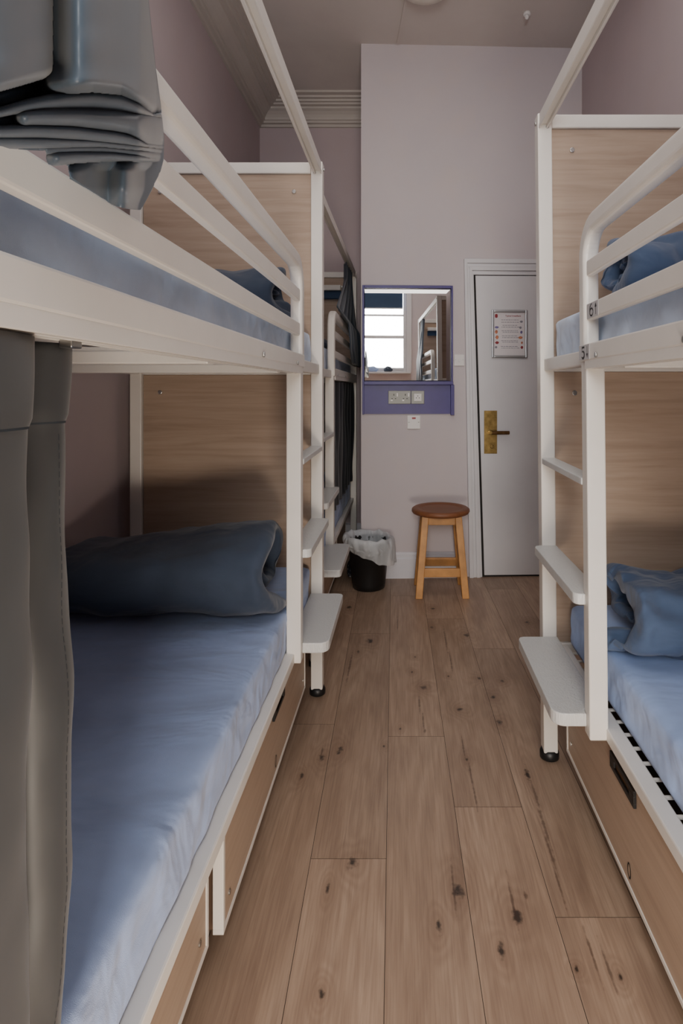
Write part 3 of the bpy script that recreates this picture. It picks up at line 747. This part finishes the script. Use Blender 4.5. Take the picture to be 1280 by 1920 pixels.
link('rocker', B(-.008, .008, -.017, -.0122, -.014, .010), M['plastic'], ls, bevel=.002)
for px in (-.026, .026): link('screw', lathe(bmesh.new(), [(.003, -.002), (.003, .002)], 12, (px, -.0125, .002)), M['metal'], ls)

# door
dr = onwall('door_1', None, None); dr['kind'] = 'structure'
DT, DTOP = 2.12, 2.235
def trap(bm, xa0, xa1, xb0, xb1, z0, z1, y0, y1):
    """board from z0 (x xa0..xa1) to z1 (x xb0..xb1)"""
    prism(bm, [(xa0, z0), (xa1, z0), (xb1, z1), (xb0, z1)], 'y', y0, y1)
bm = bmesh.new(); trap(bm, .566, 1.262, .503, 1.262, .012, DT, -.010, -.001); link('door_leaf', bm, M['gloss'], dr, bevel=.002)
bm = bmesh.new(); trap(bm, .545, .566, .482, .503, 0, DT+.012, -.0045, -.001); trap(bm, .503, 1.262, .503, 1.262, DT, DT+.012, -.0045, -.001); trap(bm, .566, 1.262, .566, 1.262, 0.0, .012, -.0045, -.001)  # solid dark strips painted as the shade between leaf and frame
link('door_gap_shade', bm, M['dgroove'], dr)
bm = bmesh.new()
for a, b, d in ((0, .030, .034), (.030, .052, .024), (.052, .078, .030), (.078, .094, .018)):
    trap(bm, .458+a*.98, .458+b*.98, .420+a*.72, .420+b*.72, 0, DTOP-a*1.05, -d, 0)
for a, b, d in ((0, .030, .034), (.030, .052, .024), (.052, .078, .030), (.078, .105, .018)):
    trap(bm, .420+b*.6, 1.27, .420+a*.6, 1.27, DTOP-b*1.05, DTOP-a*1.05, -d+.0005, 0)
link('door_frame', bm, M['gloss'], dr, bevel=.003)
hp = link('handle_plate', B(.563, .655, -.016, -.0105, .868, 1.170), M['brass'], dr, bevel=.002)
bm = bmesh.new(); box(bm, .605, .735, -.062, -.048, 1.005, 1.030); link('lever', bm, M['darkbrass'], hp, bevel=.006, segs=3)
bm = bmesh.new(); prism(bm, [(.601+.013*math.cos(a*PI/8), 1.018+.013*math.sin(a*PI/8)) for a in range(16)], 'y', -.064, -.016); link('lever_boss', bm, M['brass'], hp, bevel=.003)
bm = bmesh.new(); prism(bm, [(.617+.013*math.cos(a*PI/8), .918+.013*math.sin(a*PI/8)) for a in range(16)], 'y', -.030, -.016); link('lock_cylinder', bm, M['brass'], hp, bevel=.003)

# menu frame on the door
mf = onwall('menu_frame', 'silver framed menu sheet hung on the white door', 'sign', .742, 1.71)
W_, H_ = .127, .168; e = .017
bm = bmesh.new()
for a in ((-W_, -W_+e, -H_, H_), (W_-e, W_, -H_, H_), (-W_+e, W_-e, -H_, -H_+e), (-W_+e, W_-e, H_-e, H_)): box(bm, a[0], a[1], -.028, -.0105, a[2], a[3])
link('frame', bm, M['alu'], mf, bevel=.005, segs=3)
sheet = link('menu_sheet', B(-W_+e, W_-e, -.016, -.0108, -H_+e, H_-e), M['paper'], mf)
def strip(bm, x0, x1, z, h): 
    vs = [bm.verts.new((x, -.0166, zz)) for x, zz in ((x0, z-h/2), (x1, z-h/2), (x1, z+h/2), (x0, z+h/2))]; bm.faces.new(vs)
rr_ = random.Random(3)
for z, n_ in ((.098, 1), (.082, 1), (.060, 2), (.048, 2), (.022, 1), (.012, 1), (-.014, 1), (-.026, 1), (-.048, 1), (-.058, 1), (-.088, 1), (-.100, 1)):
    bm = bmesh.new(); x = -.062+rr_.random()*.015; top, low = [], []
    while x < .055:
        w = .006+rr_.random()*.014; hh = .0018
        for xx, q in ((x, hh), (x+w, hh), (x+w+.0003, .0001), (x+w+.0037, .0001)): top.append((xx, z+q)); low.append((xx, z-q))
        x += w+.004
    pts = [(bm.verts.new((a[0], -.0166, a[1])), bm.verts.new((b[0], -.0166, b[1]))) for a, b in zip(top, low)]
    for a, b in zip(pts, pts[1:]): bm.faces.new((a[0], b[0], b[1], a[1]))
    link('printed_line', bm, M['ink'], sheet)
def text_mesh(name, s, size, x, z, m, parent, bold=.0):
    cu = bpy.data.curves.new('txt', 'FONT'); cu.body = s; cu.size = size; cu.offset = bold
    ob = bpy.data.objects.new('txt', cu); COL.objects.link(ob)
    bpy.context.view_layer.update()
    me = bpy.data.meshes.new_from_object(ob.evaluated_get(bpy.context.evaluated_depsgraph_get()))
    bpy.data.objects.remove(ob)
    for v in me.vertices: v.co = Vector((x+v.co.x, -.0167, z+v.co.y))
    me.materials.clear(); me.materials.append(m)
    o = bpy.data.objects.new(name, me); COL.objects.link(o); o.parent = parent; return o
text_mesh('heading', 'Typical breakfasts', .0155, -.030, .122, M['inkred'], sheet, .0003)
bm = bmesh.new(); prism(bm, [(-.093+.012*math.cos(a*PI/6)*(1 if a % 3 else .75), .126+.014*math.sin(a*PI/6)) for a in range(12)], 'y', -.0170, -.0161); link('emblem', bm, M['inkred'], sheet)
for x, z, w, h, m in ((-.090, .046, .017, .008, 'inkblue'), (-.093, .014, .012, .014, 'inkpic'), (-.088, -.024, .013, .014, 'inkpic'), (-.088, -.062, .016, .010, 'inkred'), (-.095, -.094, .010, .009, 'ink'), (.084, .086, .013, .008, 'ink'), (.078, .044, .010, .009, 'ink'), (.084, .012, .010, .011, 'inkblue'), (.078, -.026, .018, .010, 'inkpic'), (.088, -.062, .008, .009, 'inkpic'), (.088, -.095, .011, .011, 'inkred')):
    bm = bmesh.new(); prism(bm, [(x+w*math.cos(a*PI/6)*(.8+.2*math.sin(a*2.3)), z+h*math.sin(a*PI/6)) for a in range(12)], 'y', -.0168, -.0161); link('printed_picture', bm, M[m], sheet)

# ------------------------------------------------------------------ stool
st = empty('stool', (.240, 3.665, 0), math.radians(1), 'round wooden stool with dark seat and pine legs against the end wall', 'stool')
lathe_p = [(0.001, .512), (.17, .512), (.184, .517), (.190, .528), (.188, .540), (.178, .547), (.150, .548), (.143, .545), (.137, .541), (.12, .540), (.001, .540)]
link('seat', lathe(bmesh.new(), lathe_p, 64), M['seat'], st, True)
def bar(bm, p, q, w, d):
    p, q = Vector(p), Vector(q); A = [bm.verts.new(p+Vector((a*w, b*d, 0))) for a, b in ((-1, -1), (1, -1), (1, 1), (-1, 1))]; Bv = [bm.verts.new(q+Vector((a*w, b*d, 0))) for a, b in ((-1, -1), (1, -1), (1, 1), (-1, 1))]
    bm.faces.new(A); bm.faces.new(Bv[::-1])
    for k in range(4): bm.faces.new((A[k], A[(k+1) % 4], Bv[(k+1) % 4], Bv[k]))
for sx in (-1, 1):
    for sy in (-1, 1):
        bm = bmesh.new(); bar(bm, (sx*.148, sy*.125, 0), (sx*.105, sy*.088, .511), .022, .018); link('leg', bm, M['leg'], st, bevel=.004)
def at_z(z, a, b): return a+(b-a)*z/.511
for s in (-1, 1):
    x = at_z(.16, .148, .105)-.02; y = at_z(.16, .125, .088)
    link('stretcher', B(-x, x, s*y-.011, s*y+.011, .130, .185), M['leg'], st, bevel=.004)
    x = at_z(.25, .148, .105); y = at_z(.25, .125, .088)-.016
    link('stretcher', B(s*x-.011, s*x+.011, -y, y, .225, .275), M['leg'], st, bevel=.004)
    link('apron', B(-.086, .086, s*.090-.009, s*.090+.009, .455, .511), M['leg'], st, bevel=.003)

# ------------------------------------------------------------------ bin with liner
bn = empty('waste_bin', (-.235, 3.745, 0), 0, 'black plastic waste bin with a clear liner on the floor by the alcove', 'bin')
link('bucket', lathe(bmesh.new(), [(.100, 0), (.106, .004), (.112, .04), (.137, .300), (.145, .305), (.145, .315), (.137, .317), (.131, .30), (.107, .02), (.002, .015)], 56), M['bin'], bn, True)
bm = bmesh.new(); rings = []; n = 96
prof_l = [(.110, .10), (.122, .22), (.130, .300), (.139, .338), (.152, .348), (.166, .335), (.174, .30), (.172, .26), (.166, .23), (.158, .20)]
for j, (r, z) in enumerate(prof_l):
    ring = []
    for k in range(n):
        a = 2*PI*k/n; out = max(0, j-3)/6
        d = .016*noise.noise(Vector((math.cos(a)*4, math.sin(a)*4, z*9)))+.009*noise.noise(Vector((math.cos(a)*11, math.sin(a)*11, z*22)))
        drop = out*(.075*(.5+.5*math.sin(a*1-PI*.5-.55))-.055*(.5-.5*math.sin(a-PI*.5+.2))+.03*noise.noise(Vector((math.cos(a)*2.5, math.sin(a)*2.5, 7))))
        lift = .02*noise.noise(Vector((math.cos(a)*3, math.sin(a)*3, 3)))*(1 if j > 2 else 0)
        rr = r+d*(1 if j > 2 else .4)+out*.018*max(0, math.cos(a))
        if j > 5: rr = max(rr, .150)
        ring.append(bm.verts.new((rr*math.cos(a), min(rr*math.sin(a), .150), z+lift+drop)))
    rings.append(ring)
for a, b in zip(rings, rings[1:]):
    for k in range(n): bm.faces.new((a[k], a[(k+1) % n], b[(k+1) % n], b[k]))
o = link('bin_liner', bm, M['liner'], bn, True); s = o.modifiers.new('s', 'SUBSURF'); s.levels = s.render_levels = 1

# small cloth things around the far bed
def lump(name, label, cat, loc, sx, sy, sz, m, seed):
    bm = bmesh.new(); bmesh.ops.create_icosphere(bm, subdivisions=4, radius=1)
    for v in bm.verts:
        p = v.co.copy(); d = 1+.22*noise.noise(p*1.8+Vector((seed, 0, 0)))+.10*noise.noise(p*5+Vector((seed, 3, 0)))
        v.co = Vector((p.x*sx*d, p.y*sy*d, max(-.72*sz, p.z*sz*d)))
    mz = min(v.co.z for v in bm.verts)
    for v in bm.verts: v.co.z -= mz
    return tag(link(name, bm, m, None, True, loc=loc), label, cat)
lump('cloth_bag', 'dark patterned cloth bag on the floor behind the bin', 'bag', (-.33, 3.50+.47, 0.001), .07, .10, .09, M['pattern'], 2)
lump('cloth_bundle', 'bright blue cloth bundle on the lower alcove mattress', 'cloth', (-.56, 4.50, ZM+.003), .08, .08, .08, M['bluecloth'], 4)

for kx, (x, sx, m_, lb_) in enumerate(((-.16, .10, 'sheet', 'pale blue folded cloth on the window sill, reflected in the mirror'), (.10, .07, 'navy', 'small navy cloth on the window sill, reflected in the mirror'))):
    lump('folded_cloth', lb_, 'cloth', (x, YN+.07, WZ0+.001), sx, .055, .05, M[m_], kx+11)
# ------------------------------------------------------------------ ceiling things
cl_ = empty('ceiling_lamp', (.126, 3.32, ZC), 0, 'round pale ceiling lamp at the top edge of the photo', 'lamp')
link('lamp_base', lathe(bmesh.new(), [(.165, 0), (.165, -.018), (.155, -.022)], 48), M['plastic'], cl_, True)
link('lamp_shade', lathe(bmesh.new(), [(.154, -.020), (.15, -.04), (.125, -.058), (.08, -.068), (.002, -.071)], 48), M['lamp'], cl_, True)
sd = empty('smoke_detector', (.79, 3.60, ZC), 0, 'small white detector on the ceiling above the door', 'detector')
link('detector_base', lathe(bmesh.new(), [(.024, 0), (.024, -.014), (.018, -.018)], 24), M['plastic'], sd, True); link('sensor', lathe(bmesh.new(), [(.014, -.018), (.013, -.035), (.002, -.042)], 24), M['plastic'], sd, True)

# the right bunk leans a touch towards the aisle, with everything lying on it
LEAN = -.010
def lean(o):
    if o.type == 'MESH':
        for v in o.data.vertices: v.co.x += LEAN*(v.co.z+o.location.z)
    for c_ in o.children: lean(c_)
for o in list(scene.objects):
    if o.parent is None and 'right bunk bed' in o.get('label', ''): lean(o)
    elif o.parent is None and 'stickers 5 and 6' in o.get('label', ''): lean(o)
# ------------------------------------------------------------------ light
def area(name, loc, rot, sx, sy, power, color):
    d = bpy.data.lights.new(name, 'AREA'); d.shape = 'RECTANGLE'; d.size = sx; d.size_y = sy; d.energy = power; d.color = color
    o = bpy.data.objects.new(name, d); COL.objects.link(o); o.location = loc; o.rotation_euler = rot; return o
area('daylight', ((WX0+WX1)/2, YN-.30, (WZ0+WZ1)/2+.1), (PI/2, 0, 0), 1.2, 1.6, 125, (1.0, .985, .96))
area('room_fill', (.05, .8, ZC-.10), (0, 0, 0), 1.6, 3.2, 27, (1.0, .96, .92))  # added soft fill under the ceiling, separate from the visible ceiling lamp
sun_d = bpy.data.lights.new('sun', 'SUN'); sun_d.energy = 9; sun_d.angle = .02; sun_d.color = (1.0, .90, .76)
sun = bpy.data.objects.new('sun', sun_d); COL.objects.link(sun); sun.rotation_euler = (math.radians(90-57), 0, math.radians(4))
d_ = Vector((-.30, 1.3, .50))-Vector((.22, -.35, .32)); area('bounce_fill', (.22, -.35, .32), d_.to_track_quat('-Z', 'Z').to_euler(), .5, .34, 25, (1.0, .87, .73))  # added warm fill, unseen behind the camera, imitating light bounced from below
w = bpy.data.worlds.new('sky'); scene.world = w; w.use_nodes = True
w.node_tree.nodes['Background'].inputs[0].default_value = (.80, .88, 1.0, 1); w.node_tree.nodes['Background'].inputs[1].default_value = 2.5
scene.view_settings.view_transform = 'AgX'; scene.view_settings.look = 'None'; scene.view_settings.exposure = 0.25
scene.cycles.use_denoising = True
scene.cycles.max_bounces = 8; scene.cycles.diffuse_bounces = 5; scene.cycles.glossy_bounces = 4; scene.cycles.transparent_max_bounces = 8
scene.cycles.sample_clamp_indirect = 4.0; scene.cycles.caustics_reflective = False; scene.cycles.caustics_refractive = False
